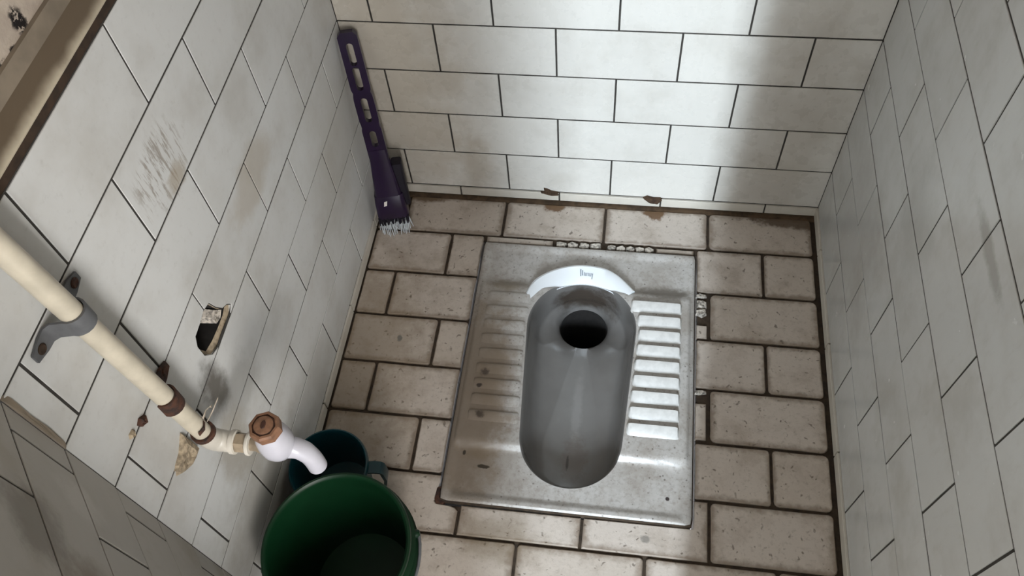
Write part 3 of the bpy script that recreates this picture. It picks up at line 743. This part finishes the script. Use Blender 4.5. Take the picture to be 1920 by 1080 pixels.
# ------------------------------------------------------------------ cleaning brush in the corner
TOP = Vector((.0190, -.0190, .4260)); BOT = Vector((.0400, -.0820, .0420))
br = empty('scrubbing_brush', (BOT.x, BOT.y, 0)); tag(br, 'dark purple plastic scrubbing brush with slotted handle leaning in the corner', 'brush')
A = (TOP-BOT).normalized()                       # up along the handle
Sd = Vector((.93, .22, 0)); Sd = (Sd-A*Sd.dot(A)).normalized()   # across the handle
Nn = Sd.cross(A).normalized()
if Nn.y > 0: Nn = -Nn
LEN = (TOP-BOT).length
def bp(s, u, n): return BOT+A*s+Sd*u+Nn*n
def hw(s):                                        # half width along the handle, waisted between the links
    t = s/LEN
    w = .0165+.0020*(1-t)
    for c_ in (.70, .527): w -= .0022*math.exp(-((t-c_)/.012)**2)
    w -= .006*smooth01(.985, 1.0, t)
    return w
slots = [(.895, .055), (.775, .060), (.610, .065), (.450, .045)]
bm = bmesh.new(); es = []
def loop2(pts, n):
    vv = [bm.verts.new(bp(s, u, n)) for s, u in pts]; e = [bm.edges.new((vv[i], vv[(i+1) % len(vv)])) for i in range(len(vv))]; return e, vv
ss = [LEN*(.26+.74*i/40) for i in range(41)]
outl = [(s, hw(s)) for s in ss]+[(s, -hw(s)) for s in reversed(ss)]
lps = [outl]
for t, hl in slots:
    pts = []; r_ = .0058; c_ = t*LEN; hL = hl*LEN-r_
    for k_ in range(9): a = math.pi*k_/8; pts.append((c_+hL+r_*math.sin(a), r_*math.cos(a)))
    for k_ in range(9): a = math.pi*k_/8; pts.append((c_-hL-r_*math.sin(a), -r_*math.cos(a)))
    lps.append(pts)
TH = .0055
for n_ in (TH, -TH):
    allE = []; rings_ = []
    for l_ in lps:
        e, vv = loop2(l_, n_); allE += e; rings_.append(vv)
    bmesh.ops.triangle_fill(bm, use_beauty=True, edges=allE)
    if n_ > 0: frontR = rings_
    else:
        for fr, bkk in zip(frontR, rings_):
            for i in range(len(fr)): bm.faces.new((fr[i], fr[(i+1) % len(fr)], bkk[(i+1) % len(fr)], bkk[i]))
bmesh.ops.recalc_face_normals(bm, faces=bm.faces)
me = bpy.data.meshes.new('handle'); bm.to_mesh(me); bm.free(); link('handle', me, M_brush, br)
# neck and head shell: rounded sections that widen to the mouth
def sect(s, w, n0, n1, k=8):
    pts = []; r_ = min(w, (n1-n0)/2)*.45
    for ux, nx, a0 in ((w-r_, n1-r_, 0), (-w+r_, n1-r_, 90), (-w+r_, n0+r_, 180), (w-r_, n0+r_, 270)):
        for q_ in range(4): a = math.radians(a0+30*q_); pts.append(bp(s, ux+r_*math.cos(a), nx+r_*math.sin(a)))
    return pts
def loft(name, secs, mat, parent):
    vs_ = []; fs = []
    for p in secs: vs_ += p
    q = len(secs[0])
    for i in range(len(secs)-1): fs += [(i*q+j, i*q+(j+1) % q, (i+1)*q+(j+1) % q, (i+1)*q+j) for j in range(q)]
    fs += [tuple(range(q)), tuple((len(secs)-1)*q+j for j in range(q))]
    return mesh(name, vs_, fs, mat, parent, True, 40)
loft('neck', [sect(.150, .0160, -.006, .0065), sect(.125, .0180, -.008, .0085), sect(.090, .0215, -.010, .011), sect(.055, .0245, -.012, .014), sect(.040, .0255, -.012, .016)], M_brush, br)
hd_ = loft('head', [sect(.046, .0275, -.014, .015), sect(.030, .0290, -.015, .020), sect(.010, .0300, -.016, .021), sect(-.008, .0305, -.016, .019)], M_brush, br)
loft('side_brush', [[p+Sd*.0275-Nn*.006 for p in sect(s, .0095, -.012, .012)] for s in (.112, .095, .06, .03, .012)], M_brush_d, br)
mesh('painted_glint', [bp(.036, -.010, .0183), bp(.037, -.004, .0181), bp(.028, -.006, .0208), bp(.027, -.012, .0208), bp(.036, -.010, .0175), bp(.037, -.004, .0173), bp(.028, -.006, .0200), bp(.027, -.012, .0200)],
     [(0, 1, 2, 3), (4, 5, 6, 7), (0, 1, 5, 4), (1, 2, 6, 5), (2, 3, 7, 6), (3, 0, 4, 7)], M_glint, hd_)  # white patch put in as the highlight on the head
# bristle tufts: purple roots, white worn tips splayed on the floor
def tufts(name, n_u, n_n, s0, s1, r0, r1, mat, splay):
    vs_ = []; fs = []
    for i in range(n_u):
        for j in range(n_n):
            u = -.026+.052*i/(n_u-1); n_ = -.012+.028*j/max(1, n_n-1)
            for q_ in range(3):
                b = len(vs_); du, dn = random.uniform(-1, 1)*.002, random.uniform(-1, 1)*.002
                p0 = bp(s0, u+du, n_+dn); p1 = bp(s1, u+du, n_+dn)
                p1 = Vector((p1.x+random.uniform(-1, 1)*splay, p1.y-abs(random.uniform(0, 1.5))*splay, max(.0012, p1.z)))
                for p, r_ in ((p0, r0), (p1, r1)):
                    for t in range(4): vs_.append(p+Sd*r_*math.cos(t*math.pi/2)+Vector((0, r_*math.sin(t*math.pi/2), 0)))
                fs += [(b+t, b+(t+1) % 4, b+4+(t+1) % 4, b+4+t) for t in range(4)]+[(b+4, b+5, b+6, b+7)]
    o = mesh(name, vs_, fs, mat, br); o['kind'] = 'stuff'; return o
tufts('bristle_roots', 8, 4, -.004, -.022, .0026, .0016, M_brush_d, .002)
tufts('bristles', 8, 4, -.018, -.046, .0013, .0007, M_brist, .007)
